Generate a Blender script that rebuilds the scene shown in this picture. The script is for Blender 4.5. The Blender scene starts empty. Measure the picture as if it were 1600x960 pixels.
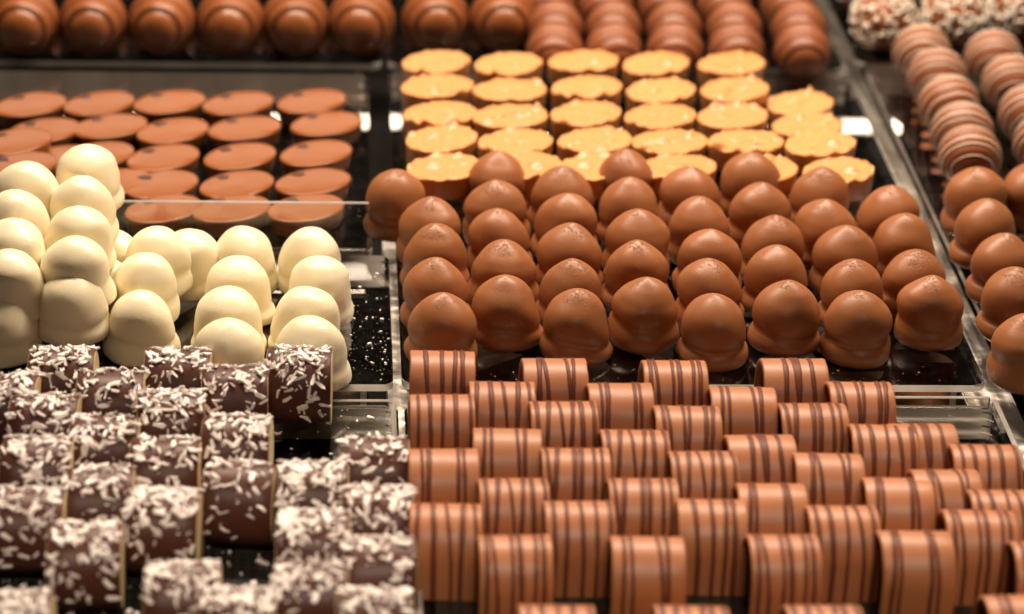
import bpy, bmesh, math, random
from mathutils import Vector, Matrix, noise

random.seed(7)
scene = bpy.context.scene
COL = scene.collection

# ------------------------------------------------------------------ camera
F = 4300.0                                   # focal length in pixels of a 1600 px wide frame
Yb = Vector((-270, 2120, -F)).normalized()   # world axes seen from the camera
Xb = Vector((1, -0.005, -0.0653)); Xb = (Xb - Yb * Xb.dot(Yb)).normalized()
Zb = Xb.cross(Yb)
R = Matrix((Xb, Yb, Zb))
def ray(px, py):
    return R @ Vector(((px - 800) / F, (480 - py) / F, -1))
CAM = -ray(620, 600) * 1.25
def at(px, py, z):
    d = ray(px, py)
    return CAM + d * ((z - CAM.z) / d.z)

cam_data = bpy.data.cameras.new('camera')
cam = bpy.data.objects.new('camera', cam_data); COL.objects.link(cam)
cam.matrix_world = Matrix.Translation(CAM) @ R.to_4x4()
cam_data.sensor_width = 36; cam_data.lens = F / 1600 * 36
cam_data.clip_start = 0.05; cam_data.clip_end = 50
cam_data.dof.use_dof = True
cam_data.dof.focus_distance = 1.268
cam_data.dof.aperture_fstop = 6.2
scene.camera = cam

# ------------------------------------------------------------------ world, lamps, exposure
world = bpy.data.worlds.new('World'); scene.world = world; world.use_nodes = True
bg = world.node_tree.nodes['Background']
bg.inputs[0].default_value = (1.0, 0.70, 0.45, 1); bg.inputs[1].default_value = 0.030

def lamp(name, loc, target, sx, sy, power, col=(1, 0.805, 0.62)):
    l = bpy.data.lights.new(name, 'AREA'); l.shape = 'RECTANGLE'; l.size = sx; l.size_y = sy
    l.energy = power; l.color = col
    o = bpy.data.objects.new(name, l); COL.objects.link(o)
    o.location = loc
    o.rotation_euler = (Vector(target) - Vector(loc)).to_track_quat('-Z', 'Y').to_euler()
    return o
lamp('display_case_lamp', (0.12, 0.44, 0.76), (0.10, 0.06, 0), 1.0, 0.09, 22.5)
lamp('front_tray_lamp', (0.13, -0.56, 0.56), (0.11, -0.17, 0), 1.0, 0.09, 0.40).data.spread = math.radians(28)
for zl, pw in ((0.365, 0.9), (0.515, 0.5)):  # strip lamps along the back of the case
    lamp('case_back_strip_lamp', (0.10, 1.20, zl), (0.10, 0.10, 0), 1.3, 0.005, pw)

scene.view_settings.view_transform = 'Standard'
scene.view_settings.look = 'None'
scene.view_settings.exposure = 0.0
scene.view_settings.gamma = 1.0
scene.render.engine = 'CYCLES'
scene.cycles.max_bounces = 10
scene.cycles.transparent_max_bounces = 24
scene.cycles.use_denoising = True
scene.cycles.caustics_reflective = False
scene.cycles.caustics_refractive = False

# ------------------------------------------------------------------ helpers
def link(name, mesh, parent=None, loc=None, rot=None, scale=None):
    o = bpy.data.objects.new(name, mesh); COL.objects.link(o)
    if parent is not None: o.parent = parent
    if loc is not None: o.location = loc
    if rot is not None: o.rotation_euler = rot
    if scale is not None: o.scale = scale
    return o
def tag(o, label, cat, group=None):
    o['label'] = label; o['category'] = cat
    if group: o['group'] = group
    return o
ORD = ['first', 'second', 'third', 'fourth', 'fifth', 'sixth', 'seventh', 'eighth', 'ninth', 'tenth', 'eleventh']
def from_front(i, n):
    if i == 0: return 'front'
    if i == n - 1: return 'rearmost'
    return ORD[i] + ' from the front'
def mesh_from_bm(bm, name, mats, smooth=True):
    bmesh.ops.recalc_face_normals(bm, faces=bm.faces)
    me = bpy.data.meshes.new(name); bm.to_mesh(me); bm.free()
    for m in (mats if isinstance(mats, (list, tuple)) else [mats]): me.materials.append(m)
    if smooth:
        for p in me.polygons: p.use_smooth = True
    return me
def lathe_bm(rings, seg=48, cap_top=True, cap_bottom=True):
    """rings: list of functions a -> (x, y, z)"""
    bm = bmesh.new(); rows = []
    for fn in rings:
        rows.append([bm.verts.new(fn(2 * math.pi * k / seg)) for k in range(seg)])
    for a, b in zip(rows, rows[1:]):
        for k in range(seg):
            bm.faces.new((a[k], a[(k + 1) % seg], b[(k + 1) % seg], b[k]))
    if cap_bottom: bm.faces.new(rows[0][::-1])
    if cap_top: bm.faces.new(rows[-1])
    return bm
def box_into(bm, x0, x1, y0, y1, z0, z1, mat=0):
    vs = [bm.verts.new((x, y, z)) for z in (z0, z1) for x, y in ((x0, y0), (x1, y0), (x1, y1), (x0, y1))]
    fs = []
    for f in ((3, 2, 1, 0), (4, 5, 6, 7), (0, 1, 5, 4), (1, 2, 6, 5), (2, 3, 7, 6), (3, 0, 4, 7)):
        nf = bm.faces.new([vs[i] for i in f]); nf.material_index = mat; fs.append(nf)
    return fs

# ------------------------------------------------------------------ materials
class NT:
    def __init__(s, name):
        s.m = bpy.data.materials.new(name); s.m.use_nodes = True
        s.t = s.m.node_tree; s.n = s.t.nodes; s.p = s.n['Principled BSDF']; s.out = s.n['Material Output']
    def new(s, typ, **kw):
        n = s.n.new(typ)
        for k, v in kw.items(): setattr(n, k, v)
        return n
    def l(s, a, b): s.t.links.new(a, b)
    def coord(s, rnd=True, scale=1.0):
        """object coordinates shifted by a per-object random offset"""
        tc = s.new('ShaderNodeTexCoord')
        if not rnd: return tc.outputs['Object']
        oi = s.new('ShaderNodeObjectInfo'); mul = s.new('ShaderNodeMath', operation='MULTIPLY'); mul.inputs[1].default_value = 3.7
        s.l(oi.outputs['Random'], mul.inputs[0])
        add = s.new('ShaderNodeVectorMath', operation='ADD')
        s.l(tc.outputs['Object'], add.inputs[0]); s.l(mul.outputs[0], add.inputs[1])
        return add.outputs[0]
    def noise(s, vec, scale, detail=3, rough=0.5):
        n = s.new('ShaderNodeTexNoise'); n.inputs['Scale'].default_value = scale
        n.inputs['Detail'].default_value = detail; n.inputs['Roughness'].default_value = rough
        s.l(vec, n.inputs['Vector']); return n.outputs['Fac']
    def ramp(s, fac, stops):
        r = s.new('ShaderNodeValToRGB'); e = r.color_ramp.elements
        while len(e) > 1: e.remove(e[-1])
        e[0].position = stops[0][0]; e[0].color = stops[0][1]
        for p, c in stops[1:]:
            x = e.new(p); x.color = c
        s.l(fac, r.inputs[0]); return r.outputs[0]
    def mix(s, fac, a, b):
        m = s.new('ShaderNodeMix', data_type='RGBA')
        for sock, v in ((m.inputs[0], fac), (m.inputs[6], a), (m.inputs[7], b)):
            if isinstance(v, (int, float)): sock.default_value = v
            elif isinstance(v, tuple): sock.default_value = v
            else: s.l(v, sock)
        return m.outputs[2]
    def math(s, op, a, b=None):
        m = s.new('ShaderNodeMath', operation=op)
        for i, v in enumerate((a, b)):
            if v is None: continue
            if isinstance(v, (int, float)): m.inputs[i].default_value = v
            else: s.l(v, m.inputs[i])
        return m.outputs[0]
    def bump(s, h, dist, strength=1.0, prev=None):
        b = s.new('ShaderNodeBump'); b.inputs['Distance'].default_value = dist; b.inputs['Strength'].default_value = strength
        s.l(h, b.inputs['Height'])
        if prev is not None: s.l(prev, b.inputs['Normal'])
        return b.outputs[0]
def c4(r, g, b): return (r, g, b, 1)
def shade(col, k): return (col[0] * k, col[1] * k, col[2] * k, 1)

def choc(name, col, rough=0.4, var=0.14, fine=0.00006, speck_z=None, sss=0.0, spec=0.45, specks=None):
    t = NT(name); v = t.coord()
    n1 = t.noise(v, 70, 3)
    base = t.mix(n1, shade(col, 1 - var), shade(col, 1 + var))
    oi = t.new('ShaderNodeObjectInfo')
    base = t.mix(t.math('MULTIPLY', oi.outputs['Random'], 0.35), base, shade(col, 0.80))
    n2 = t.noise(v, 900, 2)
    nb = t.bump(n2, fine)
    if specks:                     # sparse darker flecks in the coating
        s = t.noise(v, 480, 1)
        sm = t.ramp(s, [(0.70, c4(0, 0, 0)), (0.76, c4(1, 1, 1))])
        base = t.mix(t.math('MULTIPLY', sm, 0.5), base, shade(col, specks))
    if speck_z:                    # blistered, crackled tip
        tc = t.new('ShaderNodeTexCoord'); sep = t.new('ShaderNodeSeparateXYZ'); t.l(tc.outputs['Object'], sep.inputs[0])
        zz = t.math('ADD', sep.outputs[2], t.math('MULTIPLY', t.math('SUBTRACT', t.noise(v, 130, 2), 0.5), 0.016))
        zz = t.math('SUBTRACT', zz, t.math('MULTIPLY', t.math('FRACT', t.math('MULTIPLY', oi.outputs['Random'], 7.3)), 0.004))
        mr = t.new('ShaderNodeMapRange'); mr.inputs[1].default_value = speck_z; mr.inputs[2].default_value = speck_z + 0.0018
        t.l(zz, mr.inputs[0])
        cr = t.noise(v, 620, 4, 0.7)
        cm = t.ramp(cr, [(0.53, c4(0, 0, 0)), (0.60, c4(1, 1, 1))])
        mask = t.math('MULTIPLY', mr.outputs[0], cm)
        base = t.mix(t.math('MULTIPLY', mask, 0.55), base, shade(col, 0.55))
        nb = t.bump(mask, 0.00022, 0.7, nb)
    t.l(base, t.p.inputs['Base Color'])
    rr = t.new('ShaderNodeMapRange'); rr.inputs[3].default_value = rough - 0.06; rr.inputs[4].default_value = rough + 0.1
    t.l(t.noise(v, 120, 2), rr.inputs[0]); t.l(rr.outputs[0], t.p.inputs['Roughness'])
    t.p.inputs['Specular IOR Level'].default_value = spec
    if sss:
        t.p.inputs['Subsurface Weight'].default_value = sss
        t.p.inputs['Subsurface Radius'].default_value = (1.0, 0.7, 0.35)
        t.p.inputs['Subsurface Scale'].default_value = 0.003
    t.l(nb, t.p.inputs['Normal'])
    return t.m

MILK = (0.318, 0.116, 0.040)
M_milk = choc('milk_chocolate', MILK, 0.40, speck_z=0.0280)
M_white = choc('white_chocolate', (0.85, 0.76, 0.54), 0.34, var=0.04, sss=0.4, speck_z=None)
M_oval = choc('oval_milk_chocolate', (0.265, 0.086, 0.027), 0.20, var=0.05)
M_mark = choc('dark_chocolate_print', (0.045, 0.014, 0.008), 0.5)
M_yellow = choc('caramel_chocolate', (0.60, 0.285, 0.098), 0.32, var=0.05, sss=0.4)
M_tube = choc('tube_milk_chocolate', (0.370, 0.139, 0.054), 0.43, var=0.10)
M_fill = choc('dark_filling', (0.055, 0.020, 0.010), 0.6)
M_stripe = choc('dark_stripe', (0.130, 0.038, 0.019), 0.45, spec=0.2)
M_dark = choc('dark_chocolate', (0.080, 0.025, 0.016), 0.42, spec=0.28)
M_cream = choc('cream_filling', (0.72, 0.55, 0.30), 0.5, var=0.05, sss=0.1)
M_coco = choc('coconut', (0.93, 0.86, 0.82), 0.5, var=0.05)
M_ridge = choc('truffle_chocolate', (0.26, 0.082, 0.026), 0.32)
M_ridge2 = choc('matt_truffle_chocolate', (0.235, 0.074, 0.028), 0.40)
M_drizzle = choc('pale_drizzle', (0.74, 0.58, 0.45), 0.4)
M_crisp = choc('puffed_crisp', (0.87, 0.79, 0.67), 0.5)

def acrylic():
    t = NT('clear_acrylic')
    t.n.remove(t.p)
    tr = t.new('ShaderNodeBsdfTransparent'); tr.inputs[0].default_value = c4(0.95, 0.94, 0.92)
    gl = t.new('ShaderNodeBsdfGlossy'); gl.inputs['Roughness'].default_value = 0.015; gl.inputs[0].default_value = c4(1, 1, 1)
    df = t.new('ShaderNodeBsdfDiffuse'); df.inputs[0].default_value = c4(0.7, 0.66, 0.6)
    fr = t.new('ShaderNodeFresnel'); fr.inputs[0].default_value = 1.49
    m1 = t.new('ShaderNodeMixShader'); t.l(fr.outputs[0], m1.inputs[0]); t.l(tr.outputs[0], m1.inputs[1]); t.l(gl.outputs[0], m1.inputs[2])
    v = t.coord(False)
    dust = t.ramp(t.noise(v, 60, 6, 0.7), [(0.5, c4(0, 0, 0)), (0.75, c4(0.010, 0.010, 0.010))])
    m2 = t.new('ShaderNodeMixShader'); t.l(dust, m2.inputs[0]); t.l(m1.outputs[0], m2.inputs[1]); t.l(df.outputs[0], m2.inputs[2])
    t.l(m2.outputs[0], t.out.inputs[0])
    return t.m
M_acr = acrylic()
def acrylic_edge():
    t = NT('cut_acrylic_edge'); t.n.remove(t.p); v = t.coord(False)
    nb = t.bump(t.noise(v, 400, 3), 0.0001)
    tl = t.new('ShaderNodeBsdfTranslucent'); tl.inputs[0].default_value = c4(0.90, 0.84, 0.76)
    tr = t.new('ShaderNodeBsdfTransparent'); tr.inputs[0].default_value = c4(0.9, 0.88, 0.85)
    df = t.new('ShaderNodeBsdfDiffuse'); df.inputs[0].default_value = c4(0.75, 0.70, 0.64)
    gl = t.new('ShaderNodeBsdfGlossy'); gl.inputs['Roughness'].default_value = 0.12
    fr = t.new('ShaderNodeFresnel'); fr.inputs[0].default_value = 1.49
    m0 = t.new('ShaderNodeMixShader'); m0.inputs[0].default_value = 0.45; t.l(tl.outputs[0], m0.inputs[1]); t.l(df.outputs[0], m0.inputs[2])
    m1 = t.new('ShaderNodeMixShader')
    t.l(t.ramp(t.noise(v, 45, 3), [(0.35, c4(0.06, 0.06, 0.06)), (0.65, c4(0.32, 0.32, 0.32))]), m1.inputs[0]); t.l(m0.outputs[0], m1.inputs[1]); t.l(tr.outputs[0], m1.inputs[2])
    m2 = t.new('ShaderNodeMixShader'); t.l(fr.outputs[0], m2.inputs[0]); t.l(m1.outputs[0], m2.inputs[1]); t.l(gl.outputs[0], m2.inputs[2])
    t.l(nb, gl.inputs['Normal']); t.l(m2.outputs[0], t.out.inputs[0])
    return t.m
M_edge = acrylic_edge()
def counter_mat():
    t = NT('black_counter'); v = t.coord(False)
    t.l(t.mix(t.noise(v, 30, 5), c4(0.003, 0.003, 0.003), c4(0.012, 0.010, 0.008)), t.p.inputs['Base Color'])
    t.p.inputs['Roughness'].default_value = 0.5
    t.p.inputs['Specular IOR Level'].default_value = 0.08
    t.l(t.bump(t.noise(v, 25, 3), 0.0008), t.p.inputs['Normal'])
    return t.m
M_counter = counter_mat()
def liner_mat():
    t = NT('black_mesh_liner'); v = t.coord(False)
    br = t.new('ShaderNodeTexBrick'); br.offset = 0.0
    br.inputs['Scale'].default_value = 1.0; br.inputs['Mortar Size'].default_value = 0.0007
    br.inputs['Brick Width'].default_value = 0.0042; br.inputs['Row Height'].default_value = 0.0042
    br.inputs['Mortar Smooth'].default_value = 0.4
    t.l(v, br.inputs['Vector'])
    t.l(t.mix(br.outputs['Fac'], c4(0.010, 0.009, 0.008), c4(0.03, 0.027, 0.024)), t.p.inputs['Base Color'])
    t.l(t.bump(br.outputs['Fac'], 0.0006), t.p.inputs['Normal'])
    t.p.inputs['Roughness'].default_value = 0.25
    return t.m
M_liner = liner_mat()
def steel():
    t = NT('brushed_steel'); tc = t.new('ShaderNodeTexCoord')
    mp = t.new('ShaderNodeMapping'); mp.inputs['Scale'].default_value = (300, 14, 300)
    t.l(tc.outputs['Object'], mp.inputs[0])
    n = t.noise(mp.outputs[0], 1.0, 4)
    t.p.inputs['Metallic'].default_value = 1; t.p.inputs['Base Color'].default_value = c4(0.66, 0.62, 0.56)
    t.l(t.ramp(n, [(0.3, c4(0.26, 0.26, 0.26)), (0.7, c4(0.46, 0.46, 0.46))]), t.p.inputs['Roughness'])
    w = t.noise(tc.outputs['Object'], 55, 2)
    t.l(t.bump(n, 0.00010, 1.0, t.bump(w, 0.0035)), t.p.inputs['Normal'])
    return t.m
M_steel = steel()

# ------------------------------------------------------------------ setting: counter, steel rails, trays
ZC = -0.0362
bm = bmesh.new(); box_into(bm, -1.2, 1.6, -0.9, 2.2, ZC - 0.02, ZC)
counter = link('counter', mesh_from_bm(bm, 'counter', M_counter, False)); counter['kind'] = 'structure'

def rounded_slab(x0, x1, y0, y1, z0, z1, r, name):
    """acrylic sheet with rounded corners; broad faces clear, cut edges frosted"""
    pts = []
    for cx, cy, a0 in ((x1 - r, y1 - r, 0), (x0 + r, y1 - r, 90), (x0 + r, y0 + r, 180), (x1 - r, y0 + r, 270)):
        for k in range(7):
            a = math.radians(a0 + 15 * k); pts.append((cx + r * math.cos(a), cy + r * math.sin(a)))
    bm = bmesh.new()
    lo = [bm.verts.new((x, y, z0)) for x, y in pts]; hi = [bm.verts.new((x, y, z1)) for x, y in pts]
    bm.faces.new(lo[::-1]); bm.faces.new(hi)
    for k in range(len(pts)):
        j = (k + 1) % len(pts); f = bm.faces.new((lo[k], lo[j], hi[j], hi[k])); f.material_index = 1
    # chamfer the rim
    rim = [e for e in bm.edges if abs(e.verts[0].co.z - e.verts[1].co.z) < 1e-6]
    bmesh.ops.bevel(bm, geom=rim, offset=0.0004, segments=1, affect='EDGES', material=1)
    return mesh_from_bm(bm, name, [M_acr, M_edge], False)
def clear_box(x0, x1, y0, y1, z0, z1, name, clear_axis=0):
    bm = bmesh.new(); fs = box_into(bm, x0, x1, y0, y1, z0, z1)
    bm.normal_update()
    for f in fs: f.material_index = 0 if abs(f.normal[clear_axis]) > 0.9 else 1
    bmesh.ops.bevel(bm, geom=list(bm.edges), offset=0.0003, segments=1, affect='EDGES', material=1)
    return mesh_from_bm(bm, name, [M_acr, M_edge], False)

def tray(label, x0, x1, y0, y1, ztop, th=0.0035, r=0.006, liner=False, front_wall=0, back_rim=0, zb=ZC):
    root = bpy.data.objects.new('acrylic_tray', None); COL.objects.link(root)
    root.location = ((x0 + x1) / 2, (y0 + y1) / 2, zb)
    tag(root, label, 'tray')
    O = Vector(root.location)
    def part(name, me): return link(name, me, root, -O)
    part('top_plate', rounded_slab(x0, x1, y0, y1, ztop - th, ztop, r, 'top_plate'))
    zl = zb + 0.0026
    for xa in (x0 + 0.012, x1 - 0.015):
        part('side_wall', clear_box(xa, xa + 0.003, y0 + 0.006, y1 - 0.006, zl, ztop - th - 0.0001, 'side_wall', 0))
    part('base_plate', rounded_slab(x0 + 0.0105, x1 - 0.0105, y0 + 0.001, y1 - 0.001, zb + 0.0003, zl - 0.0001, 0.005, 'base_plate'))
    if liner:
        bm = bmesh.new(); box_into(bm, x0 + 0.009, x1 - 0.009, y0 + 0.009, y1 - 0.058, ztop + 0.0001, ztop + 0.0008)
        part('liner', mesh_from_bm(bm, 'liner', M_liner, False))
    if front_wall:
        part('front_wall', clear_box(x0 + 0.002, x1 - 0.002, y0 + 0.001, y0 + 0.0036, ztop + 0.0001, ztop + front_wall, 'front_wall', 1))
    if back_rim:
        part('back_rim', clear_box(x0 + 0.004, x1 - 0.004, y1 - 0.004, y1 - 0.0015, ztop + 0.0001, ztop + back_rim, 'back_rim', 1))
        for xa in (x0 + 0.001, x1 - 0.0035):
            part('side_rim', clear_box(xa, xa + 0.0025, y0 + 0.004, y1 - 0.006, ztop + 0.0001, ztop + back_rim, 'side_rim', 0))
    return root

fl = at(628, 602, 0); fr = at(1541, 600, 0)
XL, XR, YF = fl.x, fr.x, (fl.y + fr.y) / 2
XW = at(615, 606, 0).x                       # right edge of the left-hand trays
YM = at(900, 316, 0).y                       # back of the milk dome tray
YB = at(600, 101, 0).y                       # front of the rearmost trays
XRR = at(1588, 606, 0).x                     # left edge of the right-hand trays
YO = at(400, 393, 0).y                       # front of the oval chocolate tray
LOW = -0.008
tray('clear acrylic tray holding the milk chocolate domes in the centre', XL, XR, YF, YM, 0)
tray('clear acrylic tray holding the yellow caramel ovals', XL, XR, YM + 0.006, YB - 0.012, 0)
tray('clear acrylic tray under the ridged truffles behind the yellow ovals', XL, XR, YB, YB + 0.42, 0)
tray('clear acrylic tray holding the white chocolate domes', XW - 0.34, XW, YF - 0.001, YO - 0.004, 0, r=0.004)
tray('clear acrylic tray with tall front wall holding the brown ovals', XW - 0.34, XW - 0.008, YO, YB - 0.016, 0, front_wall=0.026)
tray('clear acrylic tray under the row of ridged truffles at upper left', XW - 0.34, XW, YB, YB + 0.42, 0)
tray('shallow acrylic tray with dark liner holding the striped chocolate tubes', XL + 0.001, XR + 0.004, YF - 0.24, YF - 0.005, LOW, liner=True, back_rim=0.006)
tray('shallow acrylic tray with dark liner holding the coconut rolls', XW - 0.34, XW + 0.002, YF - 0.24, YF - 0.006, LOW, liner=True, back_rim=0.004)
tray('clear acrylic tray holding domes and striped truffles at far right', XRR, XRR + 0.22, YF - 0.002, YB + 0.004, 0)
tray('clear acrylic tray under the crisp coated truffles at upper right', XRR - 0.004, XRR + 0.22, YB + 0.010, YB + 0.42, 0)

def rail(label, x0, x1, yb):
    bm = bmesh.new(); box_into(bm, x0, x1, YF - 0.25, yb, ZC + 0.0002, -0.016)
    bmesh.ops.bevel(bm, geom=list(bm.edges), offset=0.0008, segments=2, affect='EDGES')
    o = link('steel_rail', mesh_from_bm(bm, 'steel_rail', M_steel, False)); tag(o, label, 'rail', 'steel rails between the trays')
rail('narrow brushed steel rail between coconut rolls and striped tubes', XW - 0.002, XL + 0.004, YM)
rail('brushed steel rail beside the far right tray of domes', XR - 0.005, XRR + 0.005, YB + 0.45)

# ------------------------------------------------------------------ chocolate domes
def dome_mesh(name, mat, seed, prof, lump=0.0007, crease=0.0012, H=0.0325):
    rnd = random.Random(seed)
    o1 = Vector((rnd.uniform(0, 50), rnd.uniform(0, 50), rnd.uniform(0, 50)))
    ph = [rnd.uniform(0, 6.28) for _ in range(4)]
    nubs = [(rnd.uniform(0, 6.28), rnd.uniform(0.008, 0.018), rnd.uniform(0.0006, 0.0014), rnd.uniform(0.0011, 0.0022)) for _ in range(rnd.choice((0, 1, 1, 2)))]
    lean = Vector((rnd.uniform(-1, 1), rnd.uniform(-1, 1), 0)) * 0.0009
    # smooth the profile with Catmull-Rom
    pts = []
    P = [prof[0]] + prof + [prof[-1]]
    for i in range(1, len(P) - 2):
        for s in range(4):
            t = s / 4
            q = []
            for d in (0, 1):
                p0, p1, p2, p3 = (P[i - 1][d], P[i][d], P[i + 1][d], P[i + 2][d])
                q.append(0.5 * (2 * p1 + (p2 - p0) * t + (2 * p0 - 5 * p1 + 4 * p2 - p3) * t * t + (3 * p1 - p0 - 3 * p2 + p3) * t ** 3))
            pts.append(tuple(q))
    pts.append(prof[-1])
    def ring(r, z):
        def fn(a):
            w = min(1, max(0, (z - 0.002) / 0.008)) * min(1, max(0, (0.028 - z) / 0.010))
            zz = z + w * crease * (math.sin(a + ph[0]) + 0.6 * math.sin(2 * a + ph[1]))
            x, y = r * math.cos(a), r * math.sin(a)
            d = noise.noise(Vector((x, y, zz)) * 60 + o1) * lump * min(1, r / 0.006)
            for na, nz, nh, nw in nubs:
                da = (a - na + math.pi) % (2 * math.pi) - math.pi
                d += nh * math.exp(-((da * r) ** 2 + (zz - nz) ** 2) / (2 * nw * nw))
            k = (r + d) / max(r, 1e-6)
            foot = 1.0
            if z < 0.0012: foot = 1 + 0.035 * noise.noise(Vector((math.cos(a) * 2, math.sin(a) * 2, seed)))
            return (x * k * foot + lean.x * z / H, y * k * foot + lean.y * z / H, zz)
        return fn
    bm = lathe_bm([ring(r, z) for r, z in pts], 56)
    return mesh_from_bm(bm, name, mat)
HM = 0.0325
milk_profile = [(0.0152, 0), (0.0162, 0.0010), (0.0169, 0.0030), (0.0169, 0.0055), (0.0161, 0.0078), (0.0150, 0.0095), (0.0149, 0.0112), (0.0155, 0.0135),
                (0.0155, 0.0165), (0.0149, 0.0195), (0.0136, 0.0225), (0.0117, 0.0253), (0.0091, 0.0280), (0.0061, 0.0302), (0.0032, 0.0317), (0.0011, 0.0325), (0.0002, 0.0327)]
def vary(prof, rnd, H):
    dz = rnd.uniform(-0.0016, 0.0024); cr = rnd.uniform(0.45, 1.35); pt = rnd.uniform(-0.6, 1)
    out = []
    for i, (r, z) in enumerate(prof):
        w = 1 - abs(z - 0.0110) / 0.012
        if w > 0 and i > 2: z2 = z + dz * w
        else: z2 = z
        if 0.0090 < z < 0.0120: r = 0.0160 + (r - 0.0160) * cr
        if z > 0.026: r *= 1 - 0.10 * pt * (z - 0.026) / (H - 0.026)
        out.append((r, z2))
    return out
milk_meshes = []
for i in range(14):
    rnd = random.Random(100 + i)
    milk_meshes.append(dome_mesh('milk_dome', M_milk, 100 + i, vary(milk_profile, rnd, HM), lump=0.0015, crease=rnd.uniform(0.0004, 0.0017)))
HW = 0.0300
white_profile = [(0.0164, 0), (0.0172, 0.0012), (0.0174, 0.0034), (0.0170, 0.0058), (0.0161, 0.0080), (0.0156, 0.0098),
                 (0.0158, 0.0120), (0.0157, 0.0142), (0.0154, 0.0160), (0.0150, 0.0180), (0.0142, 0.0206), (0.0127, 0.0233), (0.0104, 0.0259), (0.0075, 0.0281), (0.0044, 0.0296), (0.0018, 0.0304), (0.0002, 0.0306)]
white_meshes = []
for i in range(10):
    rnd = random.Random(300 + i)
    white_meshes.append(dome_mesh('white_dome', M_white, 300 + i, vary(white_profile, rnd, HW), lump=0.0017, crease=rnd.uniform(0.0004, 0.0016), H=HW))

def place_dome(name, meshes, px, py, z, H, label, cat, group, sc=1.0, rnd=random):
    p = at(px, py, z + H * sc * 0.985)
    o = link(name, rnd.choice(meshes), None, (p.x, p.y, z), (rnd.uniform(-0.04, 0.04), rnd.uniform(-0.04, 0.04), rnd.uniform(0, 6.28)),
             (sc * rnd.uniform(0.97, 1.03), sc * rnd.uniform(0.97, 1.03), sc))
    return tag(o, label, cat, group)

milk_cols = [
    [(692, 460), (683, 407), (682, 353), (672, 311), (619, 267)],
    [(794, 434), (788, 378), (783, 328), (779, 284), (780, 238)],
    [(903, 455), (893, 408), (891, 352), (886, 304), (880, 262)],
    [(1010, 436), (999, 377), (997, 331), (987, 281), (981, 235)],
    [(1119, 461), (1114, 407), (1110, 360), (1095, 310), (1081, 262)],
    [(1231, 441), (1217, 387), (1209, 339), (1187, 287), (1176, 240)],
    [(1345, 457), (1337, 407), (1325, 355), (1296, 313), (1285, 264)],
    [(1460, 434), (1432, 392), (1421, 336), (1391, 292)]]
rd = random.Random(5)
for c, col in enumerate(milk_cols):
    for r, (px, py) in enumerate(col):
        lab = 'milk chocolate dome, %s in the %s column from left, centre tray' % (from_front(r, len(col)), ORD[c])
        if (px, py) == (619, 267): lab = 'milk chocolate dome standing apart at the back left corner of its tray'
        place_dome('chocolate_dome', milk_meshes, px, py, 0.0001, HM, lab, 'chocolate', 'milk chocolate domes in the centre tray', rnd=rd)
for c, col in enumerate([[(1612, 492), (1592, 420), (1576, 368), (1545, 313), (1533, 264)], [(1660, 300), (1622, 256)]]):
    for r, (px, py) in enumerate(col):
        lab = 'milk chocolate dome at far right edge, %s in its tray' % from_front(r, 5) if c == 0 else \
              'milk chocolate dome cut off by the right edge beside striped truffles'
        if c == 1 and px > 1640: continue
        place_dome('chocolate_dome', milk_meshes, px, py, 0.0001, HM, lab, 'chocolate', 'milk chocolate domes at the far right', sc=1.03, rnd=rd)
place_dome('chocolate_dome', milk_meshes, 1450, 584, ZC + 0.0027, HM, 'milk chocolate dome seen beneath the front right corner of the centre tray', 'chocolate', 'chocolates under the centre tray', sc=0.90, rnd=rd)
# pyramids lying under the centre tray
for px, py, lab in ((897, 556, 'milk chocolate pyramid under the centre tray, below the third column'), (706, 560, 'milk chocolate pyramid under the centre tray near its left corner')):
    p = at(px, py, -0.007); h = -0.007 - (ZC + 0.0027)
    bm = bmesh.new()
    b = [bm.verts.new((0.027 * x, 0.020 * y, 0)) for x, y in ((-1, -1), (1, -1), (1, 1), (-1, 1))]
    tp = [bm.verts.new((0.0022 * x, 0.0022 * y, h)) for x, y in ((-1, -1), (1, -1), (1, 1), (-1, 1))]
    bm.faces.new(b[::-1]); bm.faces.new(tp)
    for k in range(4): bm.faces.new((b[k], b[(k + 1) % 4], tp[(k + 1) % 4], tp[k]))
    bmesh.ops.bevel(bm, geom=list(bm.edges), offset=0.0012, segments=3, affect='EDGES')
    tag(link('chocolate_pyramid', mesh_from_bm(bm, 'pyramid', M_milk), None, (p.x, p.y + 0.004, ZC + 0.0027), (0, 0, 0.05)), lab, 'chocolate', 'chocolates under the centre tray')

white_cols = [
    ('leftmost upper column', [(2, 458, .004), (13, 395, .020), (18, 347, .027), (24, 303, .030), (40, 258, .032)]),
    ('second upper column', [(112, 428, .011), (116, 375, .023), (122, 326, .028), (128, 281, .030), (138, 231, .032)]),
    ('third column', [(219, 460, 0), (222, 402, .007), (243, 358, .008)]),
    ('fourth column', [(360, 503, 0), (358, 455, 0), (374, 407, 0), (380, 358, 0)]),
    ('rightmost column', [(488, 500, 0), (475, 454, 0), (497, 407, 0), (485, 362, 0)])]
rd = random.Random(11)
for cn, col in white_cols:
    for r, (px, py, z) in enumerate(col):
        lab = 'white chocolate dome, %s in the %s' % (from_front(r, len(col)), cn)
        place_dome('white_chocolate_dome', white_meshes, px, py, z + 0.0001, HW, lab, 'chocolate', 'white chocolate domes', rnd=rd)
place_dome('white_chocolate_dome', white_meshes, 296, 363, 0.0001, HW, 'white chocolate dome half hidden behind the rearmost of the third column', 'chocolate', 'white chocolate domes', rnd=rd)
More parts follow.
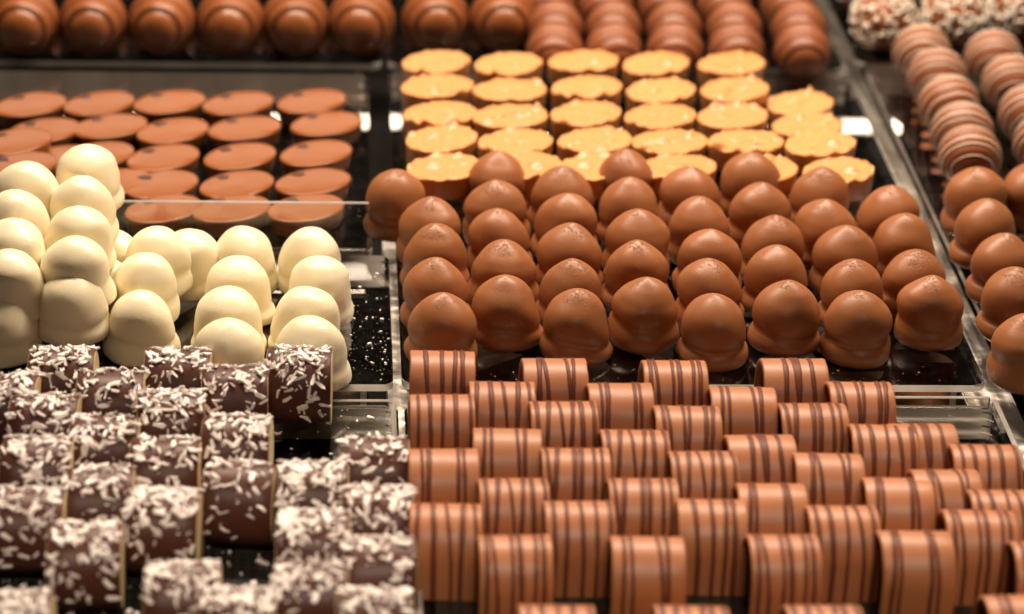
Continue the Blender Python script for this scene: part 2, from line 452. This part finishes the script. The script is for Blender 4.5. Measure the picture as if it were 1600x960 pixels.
for px, py, lab in ((170, 362, 'white chocolate dome peeking out under the rear of the second column'),
                    (166, 412, 'lower layer white dome under the middle of the second column'),
                    (60, 362, 'lower layer white dome under the rear of the leftmost column'),
                    (55, 415, 'lower layer white dome under the middle of the leftmost column')):
    place_dome('white_chocolate_dome', white_meshes, px, py, 0.0001, HW, lab, 'chocolate', 'white chocolate domes', sc=0.97, rnd=rd)

for px, py, lab in ((366, 559, 'white dome below the clear tray, showing in front of the fourth column'),
                    (518, 574, 'white dome below the clear tray, showing in front of the rightmost column')):
    place_dome('white_chocolate_dome', white_meshes, px, py, ZC + 0.0027, HW, lab, 'chocolate', 'white chocolate domes', sc=0.96, rnd=rd)

# ------------------------------------------------------------------ striped tubes
TL = 0.0287; TH = 0.0330; TW = 0.0165        # length, height, half depth
def arch(r_in=0.0, n=28):
    """outline of the tube in the Y-Z plane, from front foot over the top to the back foot"""
    w = TW - r_in; top = TH - r_in; c = top - w
    pts = [(-w * 0.97, 0), (-w * 0.995, c * 0.5)]
    for k in range(n + 1):
        a = math.pi - math.pi * k / n
        pts.append((w * math.cos(a), c + w * math.sin(a)))
    pts += [(w * 0.995, c * 0.5), (w * 0.97, 0)]
    return pts
def tube_shell(seed):
    rnd = random.Random(seed); bm = bmesh.new()
    out, inn = arch(0), arch(0.0024)
    L = TL / 2; rows = []
    e = 0.0007
    for x, off in ((-L, e), (-L + e * 0.3, e * 0.3), (-L + e, 0), (-L * 0.4, -0.0001), (L * 0.4, -0.0001), (L - e, 0), (L - e * 0.3, e * 0.3), (L, e)):
        o = arch(max(0, off)); rows.append([bm.verts.new((x + 0.0002 * noise.noise(Vector((y * 200, z * 200, seed + x * 50))), y + 0.00025 * noise.noise(Vector((x * 90, z * 90, seed))), z + 0.0002 * noise.noise(Vector((x * 90, y * 90, seed + 5))))) for y, z in o])
    n = len(out)
    ia = [bm.verts.new((-L, y, z)) for y, z in inn]; ib = [bm.verts.new((L, y, z)) for y, z in inn]
    ia2 = [bm.verts.new((-L + 0.0032, y, z)) for y, z in inn]; ib2 = [bm.verts.new((L - 0.0032, y, z)) for y, z in inn]
    seq = [ia2, ia] + rows + [ib, ib2]
    for a, b in zip(seq, seq[1:]):
        for k in range(n - 1): bm.faces.new((a[k], a[k + 1], b[k + 1], b[k]))
    return mesh_from_bm(bm, 'tube_shell', M_tube)
def tube_fill():
    bm = bmesh.new(); inn = arch(0.0025); L = TL / 2 - 0.0030
    a = [bm.verts.new((-L, y, z)) for y, z in inn]; b = [bm.verts.new((L, y, z)) for y, z in inn]
    n = len(inn)
    for k in range(n): bm.faces.new((a[k], a[(k + 1) % n], b[(k + 1) % n], b[k]))
    bm.faces.new(a[::-1]); bm.faces.new(b)
    return mesh_from_bm(bm, 'tube_filling', M_fill, False)
def tube_stripes(seed):
    rnd = random.Random(seed); bm = bmesh.new()
    pat = rnd.choice(['even', 'even', 'pairs', 'pairs', 'mixed'])
    L = TL / 2
    if pat == 'even':
        n = rnd.choice((5, 5, 6)); xs = [(-L + TL * (k + 0.6) / n) + rnd.uniform(-1, 1) * 0.0006 for k in range(n)]
    elif pat == 'pairs':
        n = rnd.choice((2, 3)); xs = []
        for k in range(n):
            c = -L + TL * (k + 0.5 + rnd.uniform(-0.12, 0.12)) / n
            xs += [c - rnd.uniform(0.0010, 0.0018), c + rnd.uniform(0.0010, 0.0018)]
    else:
        n = 5; xs = [rnd.uniform(-L + 0.002, L - 0.002) for k in range(n)]
    out = arch(-0.00016, 36); m = len(out)
    for x in xs:
        sl = rnd.choice((rnd.uniform(-0.0016, 0.0016), rnd.uniform(-0.0045, 0.0045))); w0 = rnd.uniform(0.00085, 0.0014)
        rows = []
        for k, (y, z) in enumerate(out):
            t = k / (m - 1) - 0.35
            cx = x + sl * t + 0.0002 * noise.noise(Vector((t * 6, seed, x * 900)))
            w = w0 * (1 + 0.25 * noise.noise(Vector((t * 9, seed + 9, x * 500))))
            cx = max(-L + 0.0009 + w, min(L - 0.0009 - w, cx))
            ny, nz = y, z - (TH - TW); nl = math.hypot(ny, nz) or 1; ny /= nl; nz /= nl
            if z < TH - TW: ny, nz = (1 if y > 0 else -1), 0
            rows.append([bm.verts.new((cx + dx * w, y + ny * h, z + nz * h)) for dx, h in ((-1, -0.00045), (-0.75, 0.00008), (0, 0.00022), (0.75, 0.00008), (1, -0.00045))])
        for a, b in zip(rows, rows[1:]):
            for k in range(4): bm.faces.new((a[k], a[k + 1], b[k + 1], b[k]))
    return mesh_from_bm(bm, 'drizzle_stripes', M_stripe)
shells = [tube_shell(i) for i in range(6)]; fill_me = tube_fill(); stripe_sets = [tube_stripes(40 + i) for i in range(16)]

tube_cols = [
    [(697, 800), (693, 713), (691, 627), (692, 558)],
    [(805, 850), (803, 760), (793, 681), (785, 607)],
    [(871, 961), (906, 796), (900, 712), (881, 638), (867, 570)],
    [(1013, 852), (1006, 760), (993, 683), (970, 609)],
    [(1083, 962), (1113, 793), (1100, 717), (1075, 645), (1055, 573)],
    [(1226, 849), (1207, 768), (1190, 691), (1162, 615)],
    [(1290, 961), (1318, 803), (1296, 720), (1272, 641), (1242, 570)],
    [(1432, 843), (1405, 759), (1382, 675), (1346, 607)],
    [(1533, 810), (1480, 746), (1444, 673)],
    [(1600, 945), (1640, 860), (1570, 778), (1541, 706)]]
rd = random.Random(21)
def place_tube(px, py, label):
    p = at(px, py + 3, LOW + 0.0009 + TH * 0.97)
    root = bpy.data.objects.new('striped_chocolate_tube', None); COL.objects.link(root)
    root.location = (p.x, p.y + 0.002, LOW + 0.0009); root.rotation_euler = (0, 0, rd.uniform(-0.03, 0.03) - 0.01)
    s = rd.uniform(0.98, 1.02); root.scale = (s, 1, 1)
    tag(root, label, 'chocolate', 'striped chocolate tubes')
    link('shell', rd.choice(shells), root); link('filling', fill_me, root)
    fl = rd.choice((0, math.pi))
    link('drizzle_stripes', rd.choice(stripe_sets), root)
for c, col in enumerate(tube_cols):
    for r, (px, py) in enumerate(col):
        place_tube(px, py, 'milk chocolate tube with dark stripes, %s in the %s column from left' % (from_front(r, len(col)), ORD[c]))

# ------------------------------------------------------------------ coconut rolls
CR = 0.0172; CLN = 0.0285
def roll_core(seed):
    bm = bmesh.new(); seg = 44; L = CLN / 2; rows = []
    for x, r in ((-L, CR - 0.0006), (-L + 0.0004, CR - 0.0001), (-L * 0.5, CR), (0, CR * 1.005), (L * 0.5, CR), (L - 0.0004, CR - 0.0001), (L, CR - 0.0006)):
        row = []
        for k in range(seg):
            a = 2 * math.pi * k / seg; y, z = r * math.cos(a), r * math.sin(a)
            d = 1 + 0.03 * noise.noise(Vector((x * 60, y * 60, z * 60 + seed * 9)))
            row.append(bm.verts.new((x, y * d, max(-CR * 0.9, z * d))))
        rows.append(row)
    for a, b in zip(rows, rows[1:]):
        for k in range(seg): bm.faces.new((a[k], a[(k + 1) % seg], b[(k + 1) % seg], b[k]))
    # thin dark rim then open centre for the filling
    for row, x, s in ((rows[0], -L, -1), (rows[-1], L, 1)):
        inn = [bm.verts.new((x, v.co.y * 0.93, v.co.z * 0.93)) for v in row]
        for k in range(seg): bm.faces.new((row[k], row[(k + 1) % seg], inn[(k + 1) % seg], inn[k]))
    return mesh_from_bm(bm, 'roll_coating', M_dark)
def roll_fill(seed):
    bm = bmesh.new(); seg = 36; L = CLN / 2 + 0.0002; rows = []
    for x in (-L, L):
        row = []
        for k in range(seg):
            a = 2 * math.pi * k / seg; y, z = CR * math.cos(a), CR * math.sin(a)
            d = 0.94 * (1 + 0.03 * noise.noise(Vector((x * 60, y * 60, z * 60 + seed * 9))))
            row.append(bm.verts.new((x, y * d, max(-CR * 0.9 * 0.95, z * d))))
        rows.append(row)
    a, b = rows
    for k in range(seg): bm.faces.new((a[k], a[(k + 1) % seg], b[(k + 1) % seg], b[k]))
    bm.faces.new(a[::-1]); bm.faces.new(b)
    return mesh_from_bm(bm, 'roll_filling', M_cream, False)
def flake_into(bm, rnd, M, ln, wd, th):
    """a thin angular shard of dried coconut"""
    n = rnd.choice((5, 6, 6, 7)); lo, hi = [], []
    bend = rnd.uniform(-0.35, 0.35); cup = rnd.uniform(-0.2, 0.5); a0 = rnd.uniform(0, 1)
    for k in range(n):
        a = 2 * math.pi * (k + a0 + rnd.uniform(-0.22, 0.22)) / n
        x = ln / 2 * math.copysign(abs(math.cos(a)) ** 0.7, math.cos(a)) * rnd.uniform(0.75, 1.1)
        y = wd / 2 * math.copysign(abs(math.sin(a)) ** 0.7, math.sin(a)) * rnd.uniform(0.6, 1.2) + bend * x * x / ln * 2
        zc = cup * x * x / ln + rnd.uniform(-0.15, 0.25) * th
        lo.append(bm.verts.new(M @ Vector((x, y, zc - th / 2)))); hi.append(bm.verts.new(M @ Vector((x * 0.88, y * 0.80, zc + th / 2))))
    bm.faces.new(lo[::-1]); bm.faces.new(hi)
    for k in range(n): bm.faces.new((lo[k], lo[(k + 1) % n], hi[(k + 1) % n], hi[k]))
def roll_flakes(seed):
    rnd = random.Random(seed); bm = bmesh.new()
    dens = rnd.uniform(0.6, 1.25)
    for _ in range(int(152 * dens)):
        a = rnd.gauss(105, 48)                     # degrees; 90 = top, 180 = front
        if a < -20 or a > 215: continue
        if a > 135 and rnd.random() < 0.3: continue
        ar = math.radians(a); x = rnd.uniform(-0.47, 0.47) * CLN
        nrm = Vector((0, -math.cos(math.pi - ar), math.sin(ar)))
        nrm = Vector((0, math.cos(ar), math.sin(ar)))
        pos = Vector((x, 0, 0)) + nrm * (CR + rnd.uniform(-0.0001, 0.0008))
        if pos.z < -CR * 0.8: continue
        t1 = Vector((1, 0, 0)); t2 = nrm.cross(t1)
        ang = rnd.uniform(0, math.pi)
        u = (t1 * math.cos(ang) + t2 * math.sin(ang)); tilt = rnd.gauss(0, 0.22)
        u = (u + nrm * tilt).normalized(); w = nrm.cross(u).normalized(); n2 = u.cross(w)
        M = Matrix((u, w, n2)).transposed().to_4x4(); M.translation = pos
        big = rnd.random()
        ln = rnd.uniform(0.0014, 0.0038) if big < 0.5 else rnd.uniform(0.0038, 0.0080)
        flake_into(bm, rnd, M, ln, ln * rnd.uniform(0.20, 0.42), rnd.uniform(0.0005, 0.0009))
    return mesh_from_bm(bm, 'coconut_flakes', M_coco, False)
cores = [roll_core(i) for i in range(4)]; cfills = [roll_fill(i) for i in range(4)]

coco = [  # top pixel, label
    (97, 549, 'dark coconut roll in the rear row below the second white column'),
    (5, 590, 'coconut roll cut by the left edge just under the white domes'),
    (70, 622, 'shaded coconut roll second from left edge below the white domes'),
    (173, 585, 'heavily flaked coconut roll below the front dome of the third white column'),
    (278, 551, 'coconut roll in the rear row, left of the centre white domes'),
    (367, 577, 'coconut roll directly in front of the fourth white column'),
    (468, 549, 'tall standing coconut roll at the rear right beside empty tray'),
    (163, 657, 'coconut roll third from front in the second column'),
    (267, 617, 'coconut roll second from the rear in the third column'),
    (370, 656, 'coconut roll behind the tilted one in the fourth column'),
    (58, 690, 'coconut roll with bare front near the left edge, middle row'),
    (258, 692, 'coconut roll in the middle of the third column'),
    (153, 738, 'coconut roll with bare left front, second from front in second column'),
    (585, 690, 'rearmost coconut roll of the rightmost column'),
    (45, 771, 'thickly flaked coconut roll at the left edge'),
    (376, 729, 'large coconut roll standing beside the dark gap in fourth column'),
    (490, 729, 'rearmost coconut roll of the fifth column'),
    (590, 768, 'coconut roll second from the rear in the rightmost column'),
    (256, 773, 'front coconut roll of the third column'),
    (133, 826, 'front coconut roll of the second column with cream end showing'),
    (490, 806, 'coconut roll in the middle of the fifth column'),
    (592, 848, 'coconut roll third from the rear in the rightmost column'),
    (486, 886, 'coconut roll second from front in the fifth column'),
    (370, 931, 'coconut roll at bottom edge of the fourth column'),
    (585, 931, 'coconut roll at bottom edge of the rightmost column'),
    (285, 888, 'coconut roll hidden behind the front of the third column'),
    (20, 935, 'coconut roll in the bottom left corner')]
rd = random.Random(31)
for i, (px, py, lab) in enumerate(coco):
    zb = LOW + 0.0009
    p = at(px, py + 4, zb + 2 * CR * 0.93)
    root = bpy.data.objects.new('coconut_roll', None); COL.objects.link(root)
    k = rd.randrange(4); rz = rd.uniform(-0.06, 0.06)
    if i in (15,): rz = -0.10
    root.location = (p.x, p.y, zb + CR * 0.91); root.rotation_euler = (0, 0, rz)
    tag(root, lab, 'chocolate', 'coconut rolls')
    link('coating', cores[k], root); link('filling', cfills[k], root)
    f = link('coconut_flakes', roll_flakes(500 + i), root); f['kind'] = 'stuff'

# ------------------------------------------------------------------ brown ovals
OVA, OVB, OVH = 0.0216, 0.0156, 0.0095
def oval_mesh(seed, mat, h, a, b, name):
    prof = [(0.90, 0), (0.93, 0.1 * h), (0.985, h * 0.72), (1.0, h * 0.88), (0.985, h * 0.97), (0.95, h * 1.0), (0.8, h * 1.022), (0.6, h * 1.042), (0.4, h * 1.056), (0.2, h * 1.064), (0.02, h * 1.066)]
    rnd = random.Random(seed)
    def ring(s, z):
        return lambda t: (a * s * math.cos(t), b * s * math.sin(t), z + (0.0002 * noise.noise(Vector((math.cos(t) * 2 * s, math.sin(t) * 2 * s, seed))) if z > 0 else 0))
    return mesh_from_bm(lathe_bm([ring(s, z) for s, z in prof], 56), name, mat)
oval_meshes = [oval_mesh(i, M_oval, OVH, OVA, OVB, 'oval_body') for i in range(4)]
def mark_mesh(seed):
    rnd = random.Random(seed); bm = bmesh.new(); n = 26
    lo, hi = [], []
    for k in range(n):
        a = 2 * math.pi * k / n; r = 0.0030 * (0.55 + 0.6 * abs(math.sin(2.5 * a + seed)) * rnd.uniform(0.6, 1.2))
        lo.append(bm.verts.new((r * math.cos(a) * 1.15, r * math.sin(a), -0.0003))); hi.append(bm.verts.new((r * math.cos(a) * 1.12, r * 0.97 * math.sin(a), 0.00022)))
    bm.faces.new(lo[::-1]); bm.faces.new(hi)
    for k in range(n): bm.faces.new((lo[k], lo[(k + 1) % n], hi[(k + 1) % n], hi[k]))
    return mesh_from_bm(bm, 'dark_flower_mark', M_mark, False)
marks = [mark_mesh(i) for i in range(5)]
ovals = [
    ('rear row', [(47, 162), (155, 160), (265, 158), (372, 160), (487, 157)]),
    ('second row from rear', [(68, 203), (172, 196), (270, 203), (382, 199), (510, 192)]),
    ('third row from rear', [(152, 241), (255, 245), (375, 243), (494, 238)]),
    ('fourth row from rear', [(178, 284), (252, 287), (370, 287), (489, 283)]),
    ('front row behind the clear wall', [(255, 325), (362, 325), (478, 324)])]
rd = random.Random(41)
def place_oval(px, py, z, lab, rz=None):
    p = at(px, py, z + OVH)
    root = bpy.data.objects.new('oval_chocolate', None); COL.objects.link(root)
    root.location = (p.x, p.y, z); root.rotation_euler = (0, 0, rz if rz is not None else math.radians(40) + rd.uniform(-0.12, 0.12))
    tag(root, lab, 'chocolate', 'brown oval chocolates')
    link('body', rd.choice(oval_meshes), root)
    c, s = math.cos(-math.radians(40)), math.sin(-math.radians(40))
    dx, dy = -0.0075 + rd.uniform(-.0006, .0006), 0.0068 + rd.uniform(-.0006, .0006)
    link('dark_flower_mark', rd.choice(marks), root, (dx * c - dy * s, dx * s + dy * c, OVH * 1.041), (0, 0, rd.uniform(0, 6)))
for rn, row in ovals:
    for c, (px, py) in enumerate(row):
        if (px, py) == (178, 284): p_lab = 'brown oval chocolate half hidden behind the highest white dome'
        else: p_lab = 'brown oval chocolate, %s from left in the %s' % (ORD[c], rn)
        place_oval(px, py, 0.0001, p_lab)
place_oval(22, 220, OVH + 0.0008, 'brown oval chocolate lying on another at the left edge')
place_oval(30, 258, OVH + 0.0008, 'brown oval chocolate at the left edge just behind the white domes')
place_oval(0, 262, 0.0001, 'lower brown oval chocolate at the left edge under the raised ones')
place_oval(92, 247, 0.0001, 'brown oval chocolate between left edge stack and highest white dome')

# ------------------------------------------------------------------ yellow ovals
YA, YBB, YH = 0.0212, 0.0162, 0.0120
def yellow_mesh(seed):
    rnd = random.Random(seed); off = Vector((seed * 3.1, seed * 1.7, 0)); seg = 64
    spikes = [(rnd.uniform(0, 6.28), rnd.choice((rnd.uniform(0.2, 0.8), rnd.uniform(0.85, 1.0), rnd.uniform(0.85, 1.0))), rnd.uniform(0.0010, 0.0034), rnd.uniform(0.05, 0.11)) for _ in range(rnd.randint(4, 8))]
    def top(u, v):
        z = 0.0007 * noise.noise(Vector((u * 3.2, v * 3.2, 0)) + off) + 0.0021 * abs(noise.noise(Vector((u * 6, v * 8, 2)) + off)) + 0.0002 * noise.noise(Vector((u * 17, v * 17, 5)) + off)
        for a, rr, hh, ww in spikes:
            d2 = (u - rr * math.cos(a)) ** 2 + (v - rr * math.sin(a)) ** 2
            z += hh * math.exp(-d2 / (2 * ww * ww))
        return z
    def ring(s, z, t_):
        def fn(t):
            e = 1 + 0.025 * noise.noise(Vector((math.cos(t) * 3, math.sin(t) * 3, seed + z * 60)))
            u, v = s * math.cos(t), s * math.sin(t)
            return (YA * u * e, YBB * v * e, z + (top(u, v) * t_ if t_ else 0))
        return fn
    rings = [ring(0.93, 0, 0), ring(0.95, 0.001, 0), ring(0.98, YH * 0.6, 0), ring(0.995, YH * 0.9, 0.3), ring(1.0, YH * 0.96, 0.8)]
    for s in (0.98, 0.94, 0.89, 0.83, 0.76, 0.68, 0.59, 0.49, 0.38, 0.26, 0.14, 0.02): rings.append(ring(s, YH, 1))
    return mesh_from_bm(lathe_bm(rings, seg), 'caramel_oval', M_yellow)
ymeshes = [yellow_mesh(i) for i in range(12)]
yell = [
    ('rear row', [(682, 97), (795, 100), (912, 96), (1025, 100), (1143, 100)]),
    ('second row from rear', [(683, 135), (797, 141), (917, 137), (1033, 142), (1148, 140)]),
    ('third row from rear', [(687, 178), (797, 182), (915, 178), (1032, 182), (1145, 182)]),
    ('fourth row from rear', [(690, 217), (805, 222), (930, 220), (1047, 222), (1165, 222), (1282, 225)]),
    ('front row behind the domes', [(695, 262), (820, 260), (930, 261), (1060, 262), (1190, 266), (1310, 268)])]
rd = random.Random(51)
def place_yellow(px, py, z, lab):
    p = at(px, py, z + YH)
    o = link('caramel_oval', rd.choice(ymeshes), None, (p.x, p.y, z), (0, 0, math.radians(28) + rd.uniform(-0.2, 0.2) + rd.choice((0, math.pi))))
    tag(o, lab, 'chocolate', 'yellow caramel ovals')
for rn, row in yell:
    for c, (px, py) in enumerate(row):
        place_yellow(px, py, 0.0075, 'yellow caramel oval, %s from left in the %s' % (ORD[c], rn))
place_yellow(1250, 162, 0.0001, 'lower lying yellow caramel oval at the right end, farther back')
place_yellow(1262, 197, 0.0001, 'lower lying yellow caramel oval behind the right end of the fourth row')

# ------------------------------------------------------------------ ridged truffles
def ridged_ball(seed, mat, R0=0.0172, rings_n=5, depth=0.0006, squash=1.0, name='ridged_truffle'):
    """ball with parallel ridges around an axis that points to the front"""
    rnd = random.Random(seed); n = 72; rings = []
    ph = rnd.uniform(0, 0.15)
    for i in range(n + 1):
        th = math.pi * i / n; th = min(max(th, 0.01), math.pi - 0.01)
        # ridges fade in beyond the smooth cap
        g = (th - 0.42) / 2.1; k = depth
        if 0 < g < 1: k = depth * (1 - 2 * ((g * rings_n + ph) % 1.0) ** 1.6)
        r = R0 + k
        def fn(a, r=r, th=th):
            x = r * math.sin(th) * math.cos(a); z = r * math.sin(th) * math.sin(a) * squash; y = -r * math.cos(th)
            d = 1 + 0.018 * noise.noise(Vector((x, y, z)) * 70 + Vector((seed, 0, 0)))
            z2 = z * d
            return (x * d, y * d, max(z2, -R0 * 0.86))
        rings.append(fn)
    return mesh_from_bm(lathe_bm(rings, 44), name, mat)
tr1 = [ridged_ball(i, M_ridge, 0.0190, 5, 0.0011) for i in range(5)]
rd = random.Random(61)
def place_ball(name, me, px, py, z, R0, lab, grp, tilt=0.0, sc=1.0):
    p = at(px, py, z + R0 * 0.86)
    o = link(name, me, None, (p.x, p.y, z + R0 * 0.86), (tilt, 0, rd.uniform(-0.15, 0.15)), (sc, sc, sc))
    return tag(o, lab, 'chocolate', grp)
for i, px in enumerate((40, 146, 253, 360, 462, 565)):
    place_ball('ridged_truffle', rd.choice(tr1), px, 34, 0.0001, 0.0190, 'round ridged chocolate truffle, %s from left in the upper left front row' % ORD[i], 'ridged truffles at upper left', 0.02)
    place_ball('ridged_truffle', rd.choice(tr1), px + 2, -22, 0.0001, 0.0190, 'ridged truffle, %s from left, in the cut off row behind, upper left' % ORD[i], 'ridged truffles at upper left', 0.02)
for i, px in enumerate((680, 785)):
    place_ball('ridged_truffle', rd.choice(tr1), px, 30, 0.0001, 0.0190, ('left' if i == 0 else 'right') + ' of the two round ridged truffles behind the yellow ovals', 'ridged truffles behind the yellow ovals', 0.02)
    place_ball('ridged_truffle', rd.choice(tr1), px, -25, 0.0001, 0.0190, 'ridged truffle at the top edge behind the %s large truffle by the yellow ovals' % ('left' if i == 0 else 'right'), 'ridged truffles behind the yellow ovals', 0.02)
tr2 = [ridged_ball(20 + i, M_ridge2, 0.0165, 5, 0.0005) for i in range(5)]
for c, (xb, sl) in enumerate(((868, 0.15), (960, 0.18), (1056, 0.22), (1152, 0.27), (1256, 0.33))):
    for r, y in enumerate((82, 47, 12, -21, -52)):
        px = xb + (y - 90) * sl + (6 if r % 2 else 0)
        place_ball('matt_truffle', rd.choice(tr2), px, y, 0.0001, 0.0165, 'matt brown ridged truffle behind yellow ovals, %s in %s column from left' % (from_front(r, 5), ORD[c]), 'matt truffles behind the yellow ovals', 0.25)
place_ball('matt_truffle', rd.choice(tr2), 1264, 118, ZC + 0.0027, 0.0150, 'matt brown truffle showing through the tray front right of the yellow ovals', 'matt truffles behind the yellow ovals', 0.25, 0.90)

# pale drizzled truffles at the right
def drizzle_mesh(seed, R0):
    rnd = random.Random(seed); bm = bmesh.new()
    for i in range(5):
        th = 0.75 + i * 0.33 + rnd.uniform(-0.06, 0.06)
        rows = []; w = rnd.uniform(0.018, 0.042)
        for k in range(41):
            a = math.radians(-25 + 230 * k / 40)
            t = th + 0.05 * noise.noise(Vector((k * 0.15, seed, i * 3.0)))
            row = []
            for dt, h in ((-1, -0.0005), (-0.7, 0.00022), (0.7, 0.00022), (1, -0.0005)):
                tt = t + dt * w; r = R0 * 1.012 + h
                row.append(bm.verts.new((r * math.sin(tt) * math.cos(a), -r * math.cos(tt), r * math.sin(tt) * math.sin(a))))
            rows.append(row)
        for a_, b_ in zip(rows, rows[1:]):
            for k in range(3): bm.faces.new((a_[k], a_[k + 1], b_[k + 1], b_[k]))
    return mesh_from_bm(bm, 'pale_drizzle', M_drizzle)
RS = 0.0170
balls3 = [ridged_ball(40 + i, M_ridge2, RS, 5, 0.0002) for i in range(4)]; driz = [drizzle_mesh(60 + i, RS) for i in range(5)]
def striped_truffle(px, py, z, lab, grp):
    o = place_ball('striped_truffle', None, px, py, z, RS, lab, grp, 0.28)
    link('body', rd.choice(balls3), o); link('pale_drizzle', rd.choice(driz), o)
for c, col in enumerate([[(1515, 246), (1503, 208), (1483, 165), (1464, 122), (1440, 84)], [(1632, 225), (1608, 180), (1580, 132), (1552, 92)]]):
    for r, (px, py) in enumerate(col):
        striped_truffle(px, py, 0.0001, 'pale striped truffle at right, %s in the %s column' % (from_front(r, len(col)), ('left', 'right')[c]), 'pale striped truffles at the right')
for r, (px, py) in enumerate([(1502, 352), (1484, 310), (1468, 270), (1450, 232), (1435, 196), (1420, 162)]):
    place_ball('plain_truffle', rd.choice(balls3), px, py, ZC + 0.0027, RS, 'brown truffle in the dim row below the far right tray, %s' % from_front(r, 6), 'truffles under the right tray', 0.28, 0.95)

# crisp coated truffles, upper right
def crisps(seed, R0):
    rnd = random.Random(seed); bm = bmesh.new()
    for _ in range(230):
        zc = rnd.uniform(-0.5, 1); a = rnd.uniform(0, 6.283); s = math.sqrt(1 - zc * zc)
        nrm = Vector((s * math.cos(a), s * math.sin(a), zc))
        u = nrm.orthogonal().normalized(); u = (Matrix.Rotation(rnd.uniform(0, 6.28), 3, nrm) @ u + nrm * rnd.uniform(-0.5, 0.5)).normalized()
        w = nrm.cross(u).normalized(); n2 = u.cross(w)
        M = Matrix((u, w, n2)).transposed().to_4x4(); M.translation = nrm * (R0 + 0.0006)
        ln, wd = rnd.uniform(0.0030, 0.0056), rnd.uniform(0.0017, 0.0027)
        rows = []
        for x, k in ((-0.5, 0.25), (-0.3, 0.85), (0.05, 1.0), (0.35, 0.8), (0.5, 0.2)):
            rows.append([bm.verts.new(M @ Vector((x * ln, wd / 2 * k * math.cos(q * math.pi / 3), wd / 2 * k * math.sin(q * math.pi / 3)))) for q in range(6)])
        for p, q in zip(rows, rows[1:]):
            for k in range(6): bm.faces.new((p[k], p[(k + 1) % 6], q[(k + 1) % 6], q[k]))
        bm.faces.new(rows[0][::-1]); bm.faces.new(rows[-1])
    return mesh_from_bm(bm, 'crisps', M_crisp)
RC = 0.0190
cball = ridged_ball(80, M_ridge, RC, 3, 0.0003); crs = [crisps(90 + i, RC) for i in range(4)]
for px, py, lab in ((1380, 32, 'crisp coated truffle at upper right, leftmost of its front row'), (1488, 28, 'crisp coated truffle at upper right, middle of its front row'),
                    (1592, 16, 'crisp coated truffle in the upper right corner of the photo'), (1352, -28, 'crisp coated truffle behind the leftmost, at the top edge'),
                    (1456, -30, 'crisp coated truffle behind the middle one, at the top edge')):
    o = place_ball('crisp_truffle', None, px, py, 0.0001, RC, lab, 'crisp coated truffles', 0.0, 1.0)
    link('body', cball, o); f = link('crisps', rd.choice(crs), o, None, (0, 0, rd.uniform(0, 6))); f['kind'] = 'stuff'

# ------------------------------------------------------------------ crumbs
def crumbs(name, n, gen, z, lab, smin, smax, mat):
    rnd = random.Random(77 + n); bm = bmesh.new()
    for _ in range(n):
        px, py = gen(rnd); p = at(px, py, z)
        M = Matrix.Rotation(rnd.uniform(0, 6.28), 4, 'Z'); s = smin + (smax - smin) * rnd.random() ** 3
        M.translation = Vector((p.x, p.y, z + s * 0.2 + 0.0001))
        flake_into(bm, rnd, M, s * rnd.uniform(1, 2), s, s * 0.5)
    o = link(name, mesh_from_bm(bm, name, mat)); o['kind'] = 'stuff'; o['label'] = lab; o['category'] = 'crumbs'
crumbs('coconut_crumbs', 150, lambda r: (r.uniform(505, 608), r.triangular(405, 600, 545)), 0.0, 'white crumbs scattered on the clear white dome tray', 0.00025, 0.0014, M_coco)
crumbs('coconut_scraps', 340, lambda r: (r.uniform(5, 632), r.uniform(640, 1000)), LOW + 0.0009, 'coconut scraps on the dark liner between the rolls', 0.0006, 0.003, M_coco)
crumbs('chocolate_crumbs', 90, lambda r: (r.uniform(640, 1500), r.uniform(560, 596)), 0.0, 'tiny chocolate crumbs along the front of the centre tray', 0.0003, 0.0011, M_tube)
